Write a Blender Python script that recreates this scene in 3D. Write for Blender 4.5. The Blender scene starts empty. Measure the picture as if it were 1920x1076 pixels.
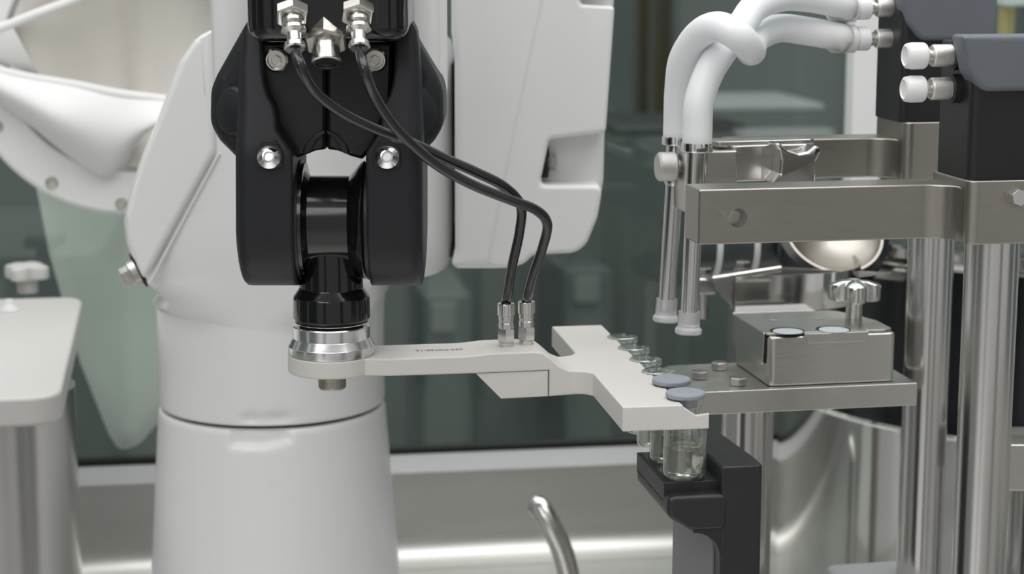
import bpy, bmesh, math, random
from mathutils import Vector, Matrix
random.seed(4)
R_ = math.radians
SC = bpy.context.scene
COL = SC.collection

# ------------------------------------------------------------------ camera, world, lights, exposure
FPX, PITCH, CAMZ = 3600.0, R_(10), 0.55
cd = bpy.data.cameras.new('camera'); cam = bpy.data.objects.new('camera', cd); COL.objects.link(cam)
cd.sensor_width = 36.0; cd.lens = 36.0 * FPX / 1920.0
cam.location = (0, 0, CAMZ); cam.rotation_euler = (R_(90) - PITCH, 0, 0)
cd.clip_start = 0.01; cd.clip_end = 50
cd.dof.use_dof = True; cd.dof.focus_distance = 0.99; cd.dof.aperture_fstop = 11.0
SC.camera = cam
w = bpy.data.worlds.new('world'); SC.world = w; w.use_nodes = True
w.node_tree.nodes['Background'].inputs[0].default_value = (1.0, 0.985, 0.96, 1)
w.node_tree.nodes['Background'].inputs[1].default_value = 0.36
def area(name, loc, rot, sx, sy, power, col=(1, 1, 1)):
    l = bpy.data.lights.new(name, 'AREA'); l.shape = 'RECTANGLE'; l.size = sx; l.size_y = sy
    l.energy = power; l.color = col
    o = bpy.data.objects.new(name, l); COL.objects.link(o); o.location = loc; o.rotation_euler = rot
    return o
# wide ceiling panel of the isolator; fills added in front and beyond the window
area('ceiling_panel_light', (0.0, 0.75, 2.3), (0, 0, 0), 3.0, 2.0, 38.0, (1, 1, 1))
area('room_ceiling_light', (-1.5, -2.3, 2.5), (R_(52), 0, R_(-32)), 2.6, 1.6, 31.0, (0.99, 0.995, 1))  # added fill for the robot's upright faces
area('far_room_light', (0.2, 2.7, 2.2), (0, 0, 0), 2.4, 1.2, 24.0, (0.97, 1, 0.99))  # added fill that brightens the hanging sleeve and far wall
vs = SC.view_settings
SC.display_settings.display_device = 'sRGB'
vs.view_transform = 'Standard'; vs.look = 'None'; vs.gamma = 1.0; vs.use_curve_mapping = False
vs.exposure = 0.45

# ------------------------------------------------------------------ helpers
CAMP = Vector((0, 0, CAMZ))
def ray(px, py):
    dx = (px - 960) / FPX; dy = (538 - py) / FPX
    return Vector((dx, math.cos(PITCH) + dy * math.sin(PITCH), -math.sin(PITCH) + dy * math.cos(PITCH)))
def atY(px, py, y):
    r = ray(px, py); return CAMP + r * (y / r.y)
def atZ(px, py, z):
    r = ray(px, py); return CAMP + r * ((z - CAMZ) / r.z)
class Frame:
    """a thing's own axes: a along its length, b away from the viewer, c up"""
    def __init__(s, o, yaw):
        s.o = Vector(o); s.yaw = R_(yaw); s.M = Matrix.Rotation(-s.yaw, 3, 'Z')
    def pl(s, px, py, i, v):
        r = s.M @ ray(px, py); o = s.M @ (CAMP - s.o)
        return o + r * ((v - o[i]) / r[i])
    def loc(s, p): return s.M @ (Vector(p) - s.o)
    def A(s, px, py, v): return s.pl(px, py, 0, v)
    def B(s, px, py, v): return s.pl(px, py, 1, v)
    def C(s, px, py, v): return s.pl(px, py, 2, v)

def thing(name, label, cat, loc=(0, 0, 0), yaw=0.0, group=None, kind=None):
    o = bpy.data.objects.new(name, None); COL.objects.link(o)
    o.empty_display_size = 0.02
    o.location = loc; o.rotation_euler = (0, 0, yaw)
    o['label'] = label; o['category'] = cat
    if group: o['group'] = group
    if kind: o['kind'] = kind
    return o
def tag(o, label=None, cat=None, group=None, kind=None):
    if label: o['label'] = label
    if cat: o['category'] = cat
    if group: o['group'] = group
    if kind: o['kind'] = kind
    return o

def rounded(pts, r, n=5):
    """round the corners of a 2D polygon; r a number or one per point"""
    out = []; N = len(pts)
    for i in range(N):
        p = Vector(pts[i][:2]); a = Vector(pts[i - 1][:2]); b = Vector(pts[(i + 1) % N][:2])
        rr = r[i] if isinstance(r, (list, tuple)) else r
        u = a - p; v = b - p
        if rr <= 0 or u.length < 1e-9 or v.length < 1e-9: out.append(p); continue
        ang = u.angle(v)
        if ang > 3.08: out.append(p); continue
        t = min(rr / math.tan(ang / 2), u.length * .48, v.length * .48)
        p0 = p + u.normalized() * t; p1 = p + v.normalized() * t
        for k in range(n + 1):
            s = k / n
            out.append(p0 * (1 - s) ** 2 + p * (2 * s * (1 - s)) + p1 * s * s)
    return out
def area2(p): return .5 * sum(p[i - 1].x * p[i].y - p[i].x * p[i - 1].y for i in range(len(p)))
def inset(p, d):
    """move a CCW polygon inwards by d"""
    out = []; N = len(p)
    for i in range(N):
        a = p[i] - p[i - 1]; b = p[(i + 1) % N] - p[i]
        if a.length < 1e-9: a = b
        if b.length < 1e-9: b = a
        na = Vector((-a.y, a.x)).normalized(); nb = Vector((-b.y, b.x)).normalized()
        m = na + nb
        if m.length < 1e-6: m = na
        m.normalize(); c = max(m.dot(na), .45)
        out.append(p[i] + m * (d / c))
    if d < 1e-7: return out
    ok = []
    for q in out:      # points that a tight corner pushed too close to another side collapse onto their neighbours
        g = True
        for i in range(N):
            a, b = p[i - 1], p[i]; e = b - a; L = e.length_squared
            t = 0 if L < 1e-16 else max(0, min(1, (q - a).dot(e) / L))
            if (a + e * t - q).length < d * .985: g = False; break
        ok.append(g)
    if any(ok):
        res = list(out)
        for i in range(N):
            if not ok[i]:
                f = next(k for k in range(1, N + 1) if ok[(i + k) % N]); r = next(k for k in range(1, N + 1) if ok[i - k])
                res[i] = (out[(i + f) % N] + out[i - r]) * .5
        out = res
    return out
def catmull(pts, n=8):
    P = [Vector(p) for p in pts]; P = [P[0] * 2 - P[1]] + P + [P[-1] * 2 - P[-2]]
    out = []
    for i in range(1, len(P) - 2):
        for k in range(n):
            t = k / n; a, b, c, d = P[i - 1], P[i], P[i + 1], P[i + 2]
            out.append(.5 * ((2 * b) + (c - a) * t + (2 * a - 5 * b + 4 * c - d) * t * t + (3 * b - a - 3 * c + d) * t ** 3))
    out.append(P[-2]); return out

PLANES = {'xy': lambda u, v, t: Vector((u, v, t)), 'xz': lambda u, v, t: Vector((u, t, v)), 'yz': lambda u, v, t: Vector((t, u, v))}
class MB:
    def __init__(s): s.bm = bmesh.new()
    def rings(s, rings, cap0=True, cap1=True):
        vs_ = [[s.bm.verts.new(p) for p in r] for r in rings]
        n = len(vs_[0]); new = []
        for a, b in zip(vs_, vs_[1:]):
            for i in range(n):
                j = (i + 1) % n
                new.append(s.bm.faces.new((a[i], a[j], b[j], b[i])))
        for f in new: f.smooth = True
        if cap0: s.bm.faces.new(list(reversed(vs_[0])))
        if cap1: s.bm.faces.new(vs_[-1])
        return s
    def prism(s, pts, lo, hi, r=0.0, plane='xz', n=3, r1=None):
        p = [Vector(q[:2]) for q in pts]
        if area2(p) < 0: p.reverse()
        f = PLANES[plane]; r1 = r if r1 is None else r1
        R = []
        if r > 0:
            for k in range(n + 1):
                a = k / n * math.pi / 2
                R.append([f(q.x, q.y, lo + r * (1 - math.sin(a))) for q in inset(p, r * (1 - math.cos(a)))] if False else
                         [f(q.x, q.y, lo + r * (1 - math.cos(a))) for q in inset(p, r * (1 - math.sin(a)))])
        else: R.append([f(q.x, q.y, lo) for q in p])
        if r1 > 0:
            for k in range(n + 1):
                a = (1 - k / n) * math.pi / 2
                R.append([f(q.x, q.y, hi - r1 * (1 - math.cos(a))) for q in inset(p, r1 * (1 - math.sin(a)))])
        else: R.append([f(q.x, q.y, hi) for q in p])
        return s.rings(R)
    def box(s, x0, x1, y0, y1, z0, z1, r=0.0):
        return s.prism([(x0, y0), (x1, y0), (x1, y1), (x0, y1)] if r <= 0 else rounded([(x0, y0), (x1, y0), (x1, y1), (x0, y1)], r, 3), z0, z1, r, 'xy')
    def lathe(s, prof, o=(0, 0, 0), axis=(0, 0, 1), seg=48, closed=False, cap=True):
        o = Vector(o); ax = Vector(axis).normalized()
        u = ax.cross(Vector((0, 1, 0)) if abs(ax.y) < .9 else Vector((1, 0, 0))).normalized(); v = ax.cross(u)
        rows = []
        for r, t in prof:
            rows.append([o + ax * t + (u * math.cos(2 * math.pi * k / seg) + v * math.sin(2 * math.pi * k / seg)) * max(r, 1e-6) for k in range(seg)])
        if closed: rows.append(rows[0])
        s.rings(rows, cap and not closed, cap and not closed)
        if closed: bmesh.ops.remove_doubles(s.bm, verts=s.bm.verts, dist=1e-7)
        return s
    def hexa(s, r, t0, t1, o=(0, 0, 0), axis=(0, 0, 1), rot=0.0, ch=.12):
        o = Vector(o); ax = Vector(axis).normalized()
        u = ax.cross(Vector((0, 1, 0)) if abs(ax.y) < .9 else Vector((1, 0, 0))).normalized(); v = ax.cross(u)
        rows = []
        h = t1 - t0
        for rr, t in ((r * .93, t0), (r, t0 + h * ch), (r, t1 - h * ch), (r * .9, t1)):
            rows.append([o + ax * t + (u * math.cos(rot + k * math.pi / 3) + v * math.sin(rot + k * math.pi / 3)) * rr for k in range(6)])
        return s.rings(rows)
    def tube(s, pts, r, seg=16, cap=True):
        P = [Vector(p) for p in pts]; rows = []; N = len(P)
        t = (P[1] - P[0]).normalized()
        u = t.cross(Vector((0, 0, 1)) if abs(t.z) < .9 else Vector((0, 1, 0))).normalized()
        for i in range(N):
            t = ((P[min(i + 1, N - 1)] - P[max(i - 1, 0)])).normalized()
            u = (u - t * u.dot(t)).normalized(); v = t.cross(u)
            rr = r[i] if isinstance(r, (list, tuple)) else r
            rows.append([P[i] + (u * math.cos(2 * math.pi * k / seg) + v * math.sin(2 * math.pi * k / seg)) * rr for k in range(seg)])
        return s.rings(rows, cap, cap)
    def grid(s, rows):
        vs_ = [[s.bm.verts.new(p) for p in r] for r in rows]
        for a, b in zip(vs_, vs_[1:]):
            for i in range(len(a) - 1): s.bm.faces.new((a[i], a[i + 1], b[i + 1], b[i])).smooth = True
        return s
    def build(s, name, m, parent=None, off=None, smooth=True, sharp=32, wn=True, solid=0.0):
        if off is not None: bmesh.ops.translate(s.bm, verts=s.bm.verts, vec=-Vector(off))
        bmesh.ops.remove_doubles(s.bm, verts=s.bm.verts, dist=2e-7)
        bmesh.ops.recalc_face_normals(s.bm, faces=s.bm.faces)
        me = bpy.data.meshes.new(name); s.bm.to_mesh(me); s.bm.free()
        me.materials.append(M[m])
        if smooth:
            me.set_sharp_from_angle(angle=R_(sharp))
        o = bpy.data.objects.new(name, me); COL.objects.link(o)
        if parent is not None: o.parent = parent
        if solid:
            md = o.modifiers.new('solid', 'SOLIDIFY'); md.thickness = solid; md.offset = 0
        if smooth and wn:
            md = o.modifiers.new('normals', 'WEIGHTED_NORMAL'); md.keep_sharp = True
        return o
def copy_tree(o, parent=None):
    c = o.copy(); COL.objects.link(c); c.parent = parent
    for ch in list(o.children): copy_tree(ch, c)
    return c
def xz(points): return [(p.x, p.z) for p in points]

# ------------------------------------------------------------------ materials
M = {}
def mat(name, col, rough=.5, metal=0.0, noise=None, bump=None, coat=0.0, trans=0.0, ior=1.45, spec=.5, sss=0.0):
    m = bpy.data.materials.new(name); m.use_nodes = True; nt = m.node_tree
    b = nt.nodes['Principled BSDF']
    b.inputs['Base Color'].default_value = (*col, 1); b.inputs['Roughness'].default_value = rough
    b.inputs['Metallic'].default_value = metal; b.inputs['IOR'].default_value = ior
    b.inputs['Coat Weight'].default_value = coat; b.inputs['Coat Roughness'].default_value = .08
    b.inputs['Transmission Weight'].default_value = trans; b.inputs['Specular IOR Level'].default_value = spec
    if sss:
        b.inputs['Subsurface Weight'].default_value = sss; b.inputs['Subsurface Radius'].default_value = (.01, .01, .011); b.inputs['Subsurface Scale'].default_value = 1
    tc = nt.nodes.new('ShaderNodeTexCoord')
    def tex(scale, vec):
        mp = nt.nodes.new('ShaderNodeMapping'); mp.inputs['Scale'].default_value = vec
        nt.links.new(tc.outputs['Object'], mp.inputs['Vector'])
        n = nt.nodes.new('ShaderNodeTexNoise'); n.inputs['Scale'].default_value = scale; n.inputs['Detail'].default_value = 4
        nt.links.new(mp.outputs['Vector'], n.inputs['Vector']); return n
    if noise:   # (scale, stretch, colour spread, roughness spread)
        n = tex(noise[0], noise[1])
        mx = nt.nodes.new('ShaderNodeMix'); mx.data_type = 'RGBA'
        k = noise[2]
        mx.inputs[6].default_value = (*[c * (1 - k) for c in col], 1); mx.inputs[7].default_value = (*[min(1, c * (1 + k)) for c in col], 1)
        nt.links.new(n.outputs['Fac'], mx.inputs[0]); nt.links.new(mx.outputs[2], b.inputs['Base Color'])
        if noise[3]:
            mr = nt.nodes.new('ShaderNodeMapRange'); mr.inputs['To Min'].default_value = max(.02, rough - noise[3]); mr.inputs['To Max'].default_value = rough + noise[3]
            nt.links.new(n.outputs['Fac'], mr.inputs['Value']); nt.links.new(mr.outputs['Result'], b.inputs['Roughness'])
    if bump:    # (scale, stretch, strength)
        n = tex(bump[0], bump[1]); bp = nt.nodes.new('ShaderNodeBump'); bp.inputs['Strength'].default_value = bump[2]; bp.inputs['Distance'].default_value = .001
        nt.links.new(n.outputs['Fac'], bp.inputs['Height']); nt.links.new(bp.outputs['Normal'], b.inputs['Normal'])
    M[name] = m; return m
mat('robot_white', (.84, .84, .84), .28, noise=(3, (1, 1, 1), .012, .03), coat=.15)
mat('plastic_white', (.65, .63, .60), .45, noise=(60, (1, 1, 1), .012, .04))
mat('bench_white', (.57, .558, .54), .5, noise=(20, (1, 1, 1), .012, .03))
mat('fork_grey', (.019, .020, .023), .45, spec=.35, noise=(40, (1, 1, 1), .06, .04), bump=(900, (1, 1, 1), .06))
mat('cap_slate', (.135, .15, .172), .5, noise=(40, (1, 1, 1), .06, .04), bump=(900, (1, 1, 1), .08))
mat('black_matte', (.014, .014, .015), .4, noise=(40, (1, 1, 1), .1, .04))
mat('bracket_black', (.022, .023, .025), .38, noise=(60, (1, 1, 1), .1, .05), bump=(700, (1, 1, 1), .05))
mat('black_gloss', (.006, .006, .007), .14, coat=.3)
mat('hose_black', (.016, .017, .019), .2, coat=.3)
mat('gap_dark', (.01, .012, .01), .8)
mat('gasket_green', (.035, .05, .04), .7)
mat('steel_brushed', (.56, .55, .53), .3, 1, noise=(60, (1, 1, 14), .07, .06), bump=(220, (1, 1, 30), .035))
mat('steel_bar', (.38, .36, .325), .34, 1, noise=(60, (1, 1, 14), .06, .05), bump=(220, (1, 8, 30), .03))
mat('steel_brushed_h', (.60, .585, .56), .32, 1, noise=(60, (1, 1, 14), .05, .05), bump=(220, (1, 8, 30), .03))
mat('steel_column', (.62, .61, .60), .22, 1, noise=(40, (1, 1, .15), .06, .05), bump=(160, (1, 1, 12), .02))
mat('steel_fine', (.66, .65, .63), .2, 1, noise=(80, (1, 1, 1), .05, .05))
mat('steel_polished', (.70, .69, .675), .09, 1, noise=(8, (1, 1, 1), .05, .03), bump=(9, (1, 1, .6), .25))
mat('alu_turned', (.78, .78, .79), .2, 1, noise=(70, (1, 1, 30), .05, .06))
mat('nickel', (.62, .60, .56), .22, 1, noise=(90, (1, 1, 1), .08, .05))
mat('nickel_knurl', (.66, .65, .63), .34, 1, bump=(2600, (1, 1, 1), .35))
mat('knob_bronze', (.42, .39, .34), .4, 1, bump=(800, (1, 1, 1), .5))
mat('chrome', (.8, .8, .8), .06, 1)
mat('panel_steel', (.585, .58, .56), .42, 1, noise=(6, (1, 1, 6), .08, .06), bump=(90, (1, 1, 20), .03))
mat('ledge_steel', (.40, .405, .405), .6, .3, noise=(6, (1, 1, 6), .06, .04))
mat('white_plastic', (.82, .82, .82), .35)
mat('cloth_white', (.80, .795, .79), .8, noise=(14, (1, 1, 1), .03, 0))
mat('sleeve_cloth', (.92, .92, .90), .8, noise=(14, (1, 1, 1), .03, 0))
nt_ = M['sleeve_cloth'].node_tree; tr_ = nt_.nodes.new('ShaderNodeBsdfTranslucent'); tr_.inputs[0].default_value = (.9, .9, .88, 1)
mx_ = nt_.nodes.new('ShaderNodeMixShader'); mx_.inputs[0].default_value = .45
nt_.links.new(nt_.nodes['Principled BSDF'].outputs[0], mx_.inputs[1]); nt_.links.new(tr_.outputs[0], mx_.inputs[2])
nt_.links.new(mx_.outputs[0], nt_.nodes['Material Output'].inputs[0])
mat('cloth_beige', (.70, .67, .62), .85, noise=(10, (1, 1, 1), .05, 0))
mat('stopper_grey', (.30, .325, .365), .55, noise=(60, (1, 1, 1), .04, .04))
mat('silicone', (.86, .88, .90), .3, ior=1.41, sss=.6)
mat('silicone_core', (.62, .68, .74), .4, trans=.3)
mat('cap_clear', (.95, .96, .97), .25, trans=.7, ior=1.4)
mat('plastic_grey', (.45, .45, .46), .5, noise=(40, (1, 1, 1), .03, .03))
mat('leg_grey', (.21, .21, .216), .5, noise=(40, (1, 1, 1), .05, .03))
mat('stopper_pale', (.58, .62, .67), .5)
mat('smoked_green', (.06, .075, .075), .15)
mat('dark_smoked', (.012, .013, .016), .18)
mat('gold', (.62, .50, .22), .4, .6)
mat('room_wall', (.105, .125, .119), .8, noise=(1.6, (1, 1, 1), .25, 0))
mat('room_floor', (.07, .075, .075), .6, noise=(2, (1, 1, 1), .2, .1))
mat('curtain', (.13, .11, .07), .9, noise=(6, (1, 1, .1), .2, 0))
mat('room_pale', (.34, .36, .36), .7, noise=(5, (1, 1, 1), .1, 0))
mat('room_dim', (.15, .165, .16), .7, noise=(5, (1, 1, 1), .15, 0))
mat('ink', (.16, .16, .165), .6)
def glass(name, col, ior=1.47, rough=0.0):
    m = bpy.data.materials.new(name); m.use_nodes = True; nt = m.node_tree; nt.nodes.clear()
    o = nt.nodes.new('ShaderNodeOutputMaterial'); g = nt.nodes.new('ShaderNodeBsdfGlass')
    g.inputs['Color'].default_value = (*col, 1); g.inputs['IOR'].default_value = ior; g.inputs['Roughness'].default_value = rough
    t = nt.nodes.new('ShaderNodeBsdfTransparent'); x = nt.nodes.new('ShaderNodeMixShader'); x.inputs[0].default_value = 1.0
    t.inputs[0].default_value = (*[c ** .3 for c in col], 1)
    nt.links.new(t.outputs[0], x.inputs[1]); nt.links.new(g.outputs[0], x.inputs[2]); nt.links.new(x.outputs[0], o.inputs[0]); M[name] = m
glass('liquid', (.97, .97, .93), 1.34)
def pane(name, tint, pwr=4.0, base=.04):
    m = bpy.data.materials.new(name); m.use_nodes = True; nt = m.node_tree; nt.nodes.clear()
    o = nt.nodes.new('ShaderNodeOutputMaterial'); t = nt.nodes.new('ShaderNodeBsdfTransparent'); g = nt.nodes.new('ShaderNodeBsdfGlossy')
    t.inputs[0].default_value = (*tint, 1); g.inputs['Roughness'].default_value = .02; g.inputs[0].default_value = (.95, 1, .98, 1)
    lw = nt.nodes.new('ShaderNodeLayerWeight'); lw.inputs[0].default_value = .5
    pw = nt.nodes.new('ShaderNodeMath'); pw.operation = 'POWER'; pw.inputs[1].default_value = pwr
    f = nt.nodes.new('ShaderNodeMath'); f.operation = 'MULTIPLY_ADD'; f.inputs[1].default_value = .85; f.inputs[2].default_value = base
    nt.links.new(lw.outputs['Facing'], pw.inputs[0]); nt.links.new(pw.outputs[0], f.inputs[0])
    x = nt.nodes.new('ShaderNodeMixShader')
    nt.links.new(f.outputs[0], x.inputs[0]); nt.links.new(t.outputs[0], x.inputs[1]); nt.links.new(g.outputs[0], x.inputs[2]); nt.links.new(x.outputs[0], o.inputs[0])
    M[name] = m
pane('vial_glass', (.985, .985, .98), 2.1, .07)
pane('window_glass', (.92, .965, .945))

# ------------------------------------------------------------------ the setting
WF = Frame((0, 1.7145, 0), 8.6)
def wthing(mb, name, m, label, parent=None, kind='structure'):
    o = mb.build(name, m, parent)
    if parent is None:
        o.location = WF.o; o.rotation_euler = (0, 0, WF.yaw); tag(o, label, None, None, kind)
    return o
LZ = .0955
fl = MB().box(-1.3, 1.3, -2.2, 0.0, -.03, 0.0)
wthing(fl, 'floor', 'panel_steel', 'brushed stainless steel floor of the isolator under the robot')
cove = [(-.012, LZ - .014), (0, LZ), (.012, LZ), (.012, -.02), (-.045, -.02), (-.045, 0.0005)]
arc = [(-.012 - .022 * (1 - math.sin(t)), .0005 + .022 * (1 - math.cos(t))) for t in [k / 6 * math.pi / 2 for k in range(7)]]
wl = MB().prism(cove + arc, -1.3, 1.3, 0, 'yz')
wb_ = wthing(wl, 'wall_back', 'panel_steel', 'low brushed steel upstand below the dark window behind the robot')
MB().prism([(-.0126, LZ - .0146), (-.0002, LZ + .0004), (-.0001, LZ - .001), (-.0118, LZ - .0152)], -1.3, 1.3, 0, 'yz').build('ledge', 'ledge_steel', wb_)
gl = MB().box(-1.3, 1.3, .001, .009, LZ + .004, 1.25)
win = wthing(gl, 'window_1', 'window_glass', 'wide dark green tinted window behind the robot')
MB().box(-1.3, 1.3, -.001, .011, LZ, LZ + .005).build('gasket', 'gap_dark', win)
MB().box(-1.3, 1.3, -.012, .02, 1.25, 1.3).build('head_rail', 'panel_steel', win)
a0 = WF.B(1586, 200, -.004).x; a1 = WF.B(1641, 200, -.004).x
mu = MB().box(a0, a1, -.024, .0005, LZ + .001, 1.25, .003)
wthing(mu, 'trim_1', 'robot_white', 'pale upright window post behind the rear filling arm')
# dark side walls and posts added out of frame for bands mirrored in steel
for nm, sx in (('left', -1), ('right', 1)):
    o = MB().box(min(sx * 1.15, sx * 1.17), max(sx * 1.15, sx * 1.17), -1.7, .0, LZ, 1.25).build('wall_' + nm, 'room_wall')
    o.location = WF.o; o.rotation_euler = (0, 0, WF.yaw); tag(o, 'dark side window wall of the isolator', kind='structure')
    for k, b in enumerate((-1.65, -.95, -.3)):
        MB().box(min(sx * 1.11, sx * 1.15), max(sx * 1.11, sx * 1.15), b, b + .09, LZ, 1.25, .004).build('post', 'robot_white', o)
    MB().box(min(sx * 1.12, sx * 1.17), max(sx * 1.12, sx * 1.17), -1.7, .0, 0, LZ, .002).build('upstand', 'panel_steel', o)
for k, (a, wd, m_) in enumerate(((-.95, .16, 'room_floor'), (-.42, .06, 'robot_white'), (.46, .22, 'room_floor'), (.95, .10, 'robot_white'))):
    o = MB().box(a, a + wd, -2.25, -2.19, -.2, 1.25, .004).build('trim_%d' % (k + 2), m_)
    o.location = WF.o; o.rotation_euler = (0, 0, WF.yaw); tag(o, 'upright front post of the isolator', kind='structure')
up_ = MB().box(-1.3, 1.3, -.01, .03, 1.3, 2.5); wthing(up_, 'wall_back_upper', 'robot_white', 'white wall panel above the window, out of frame')  # added out of frame to stop the far fill spilling over
# the dim room beyond the window
rw = MB().box(-3.5, 3.5, 2.6, 2.7, -1.0, 2.6); wthing(rw, 'wall_far_room', 'room_wall', 'dim grey green far wall of the room beyond the window')
rf = MB().box(-3.5, 3.5, .1, 2.6, -1.05, -1.0); wthing(rf, 'floor_far_room', 'room_floor', 'dark floor of the room beyond the window')
def far_box(name, px0, py0, px1, py1, b, depth, m, label, cat, group=None):
    p = WF.B(px0, py0, b); q = WF.B(px1, py1, b)
    mb = MB().box(min(p.x, q.x), max(p.x, q.x), b, b + depth, min(p.z, q.z), max(p.z, q.z), min(.01, abs(q.x - p.x) * .2))
    o = mb.build(name, m); o.location = WF.o; o.rotation_euler = (0, 0, WF.yaw)
    tag(o, label, cat, group); return o
def curtain(px0, px1, label):
    b = 2.3; p = WF.B(px0, 60, b); q = WF.B(px1, 60, b); rows = []
    n = 24
    for z in (WF.B(px0, 215, b).z, 1.6):
        rows.append([Vector((p.x + (q.x - p.x) * k / n, b + .015 * math.sin(k * 1.6), z)) for k in range(n + 1)])
    o = MB().grid(rows).build('curtain', 'curtain', solid=.004); o.location = WF.o; o.rotation_euler = (0, 0, WF.yaw)
    return tag(o, label, 'curtain')
curtain(1192, 1216, 'narrow brown hanging strip beyond the window, nearer the upper arm')
curtain(1226, 1258, 'wider brown hanging strip beyond the window, nearer the silicone tubes')
far_box('bench_shelf', 1330, 196, 1548, 206, 1.8, .3, 'room_pale', 'pale shelf edge beyond the window below the silicone tubes', 'shelf')
for px0, px1, pyt, b, lb in ((792, 884, 552, 1.7, 'dim cabinet with a pale panel beyond the window below the upper arm'), (1060, 1150, 505, 2.1, 'dim tall cabinet beyond the window left of the filling needles')):
    p = WF.B(px0, pyt, b); q_ = WF.B(px1, pyt, b)
    cb = thing('cabinet', lb, 'cabinet', WF.o, WF.yaw)  # added box, its pale panel stands in for a window reflection
    MB().box(p.x, q_.x, b, b + .35, -1.0, p.z, .01).build('cabinet_body', 'room_wall', cb)
    MB().box(p.x + .015, q_.x - .03, b - .012, b - .0005, p.z - .07, p.z - .015, .004).build('cabinet_panel', 'room_dim', cb)
far_box('bench_shelf', 1150, 236, 1400, 250, 2.0, .3, 'room_floor', 'dim grey shelf beyond the window behind the filling needles', 'shelf')

# ------------------------------------------------------------------ robot arm
RA = atY(511, 752, 1.32); RA.z = 0
robot = thing('robot_arm', 'large white robot arm with dark grey wrist holding the vial gripper', 'robot', RA)
def rb(mb, name, m, parent=None, **k):
    return mb.build(name, m, parent or robot, off=RA if (parent is None or parent is robot or True) else None, **k)
ZS = atY(511, 752, 1.32).z
def notch_depth(ang, dz, up):
    # finger notches pressed into the shells at the seam, on the viewer's side
    A = ang + .5 * math.pi
    x = A * .079 / .001 - 4.0     # mm along the seam
    if up: return .0022 * (math.exp(-((x + 9) / 6) ** 2) + math.exp(-((x - 9) / 9) ** 2)) * math.exp(-((dz - .0065) / .0038) ** 2)
    return .0032 * (1 if -19 < x < 14 else math.exp(-(max(x - 14, -19 - x) / 4) ** 2)) * (1 / (1 + math.exp((dz - .0125 + .0002 * max(0, x)) / .0012)))
def shell(prof, up):
    mb = MB(); seg = 260; rows = []
    for r, z in prof:
        row = []
        for k in range(seg):
            t = 2 * math.pi * k / seg - math.pi
            rr = r - notch_depth(t, abs(z - ZS), up)
            row.append(Vector((RA.x + rr * math.cos(t), RA.y + rr * math.sin(t), z)))
        rows.append(row)
    return mb.rings(rows)
low = [(.072, ZS - .0012), (.0772, ZS - .0014), (.0788, ZS - .0025), (.0796, ZS - .0045)]
low += [(.0796 + (.0888 - .0796) * min(1, (k * .0012 / .128)), ZS - .0045 - k * .0012) for k in range(1, 18)]
low += [(.0796 + .0092 * t, ZS - .0045 - t * .128) for t in (.25, .5, .75, 1.0)] + [(.0985, .012), (.099, .001), (.098, 0.0)]
rb(shell(low, False), 'base', 'robot_white', wn=False)
up = [(.0735, ZS + .0012), (.0778, ZS + .0014), (.0788, ZS + .0024)] + [(.0790, ZS + .0024 + k * .0009) for k in range(1, 18)]
ztop = atY(511, 500, 1.32).z
up += [(.0790, ZS + .03), (.0785, ztop), (.075, ztop + .08)]
rb(shell(up, True), 'column', 'robot_white', wn=False)
rb(MB().lathe([(.0725, ZS - .003), (.0725, ZS + .003)], (RA.x, RA.y, 0)), 'seam_ring', 'gap_dark')
YH = 1.235
def P(lst, y): return xz([atY(px, py, y) for px, py in lst])
hl = [(640, 301, 719.5), (605, 300, 720.5), (590, 299, 721), (572, 298, 721), (556, 294, 721.5), (540, 280, 722), (520, 267, 724), (512, 262, 790), (507, 259, 830), (500, 256, 839), (488, 251, 844), (445, 240, 850), (405, 236, 851), (360, 246, 851), (296, 267, 851), (215, 301, 850), (160, 322, 849), (112, 341, 847), (88, 358, 838), (74, 368, 825), (64, 380, 810), (58, 392, 800), (52, 420, 780)]
rows = []
for py, xl, xr in hl:
    xa, xb = atY(xl, py, 1.275).x, atY(xr, py, 1.275).x
    if py > 560: xa, xb = atY(xl, py, 1.32).x, atY(xr, py, 1.32).x
    z = atY(511, py, 1.275).z; k_ = max(0, min(1, (585 - py) / 150)); ex = 2 / (2 + 5 * k_ ** .7)
    b_ = (.0778 if py > 630 else .0786 if py > 600 else .0792) + .0055 * k_ - (.02 if py < 56 else .008 if py < 62 else .002 if py < 70 else 0); row = []
    for k in range(120):
        t = 2 * math.pi * k / 120; c_, s_ = math.cos(t), math.sin(t)
        row.append(Vector(((xa + xb) / 2 + (xb - xa) / 2 * math.copysign(abs(c_) ** ex, c_), 1.32 + b_ * math.copysign(abs(s_) ** ex, s_), z)))
    rows.append(row)
rb(MB().rings(rows), 'shoulder', 'robot_white', sharp=60, wn=False)
cover = P([(398, 59), (392, 58), (366, 74), (340, 112), (300, 215), (266, 296), (246, 360), (235, 405), (238, 445), (256, 500), (270, 528), (340, 400), (402, 288)], YH - .004)
rb(MB().prism(rounded(cover, .012), YH - .005, 1.30, .004, n=5), 'side_cover', 'robot_white')
g0, g1 = atY(411, 287, YH - .0005), atY(279, 533, YH - .0005)
rb(MB().tube([g0, g1], .0011, 10), 'cover_seam', 'robot_white')
o_ = atY(256, 508, 1.262)
scr = rb(MB().hexa(.0065, .004, .011, o_, (-.86, -.3, -.42)).lathe([(.0075, -.004), (.0085, -.004), (.0085, .004), (.003, .004)], o_, (-.86, -.3, -.42), 20), 'cover_screw', 'nickel')
rb(MB().lathe([(.0125, -.012), (.0125, -.001), (.008, 0)], o_, (-.86, -.3, -.42), 24), 'screw_seal', 'gap_dark')
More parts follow.
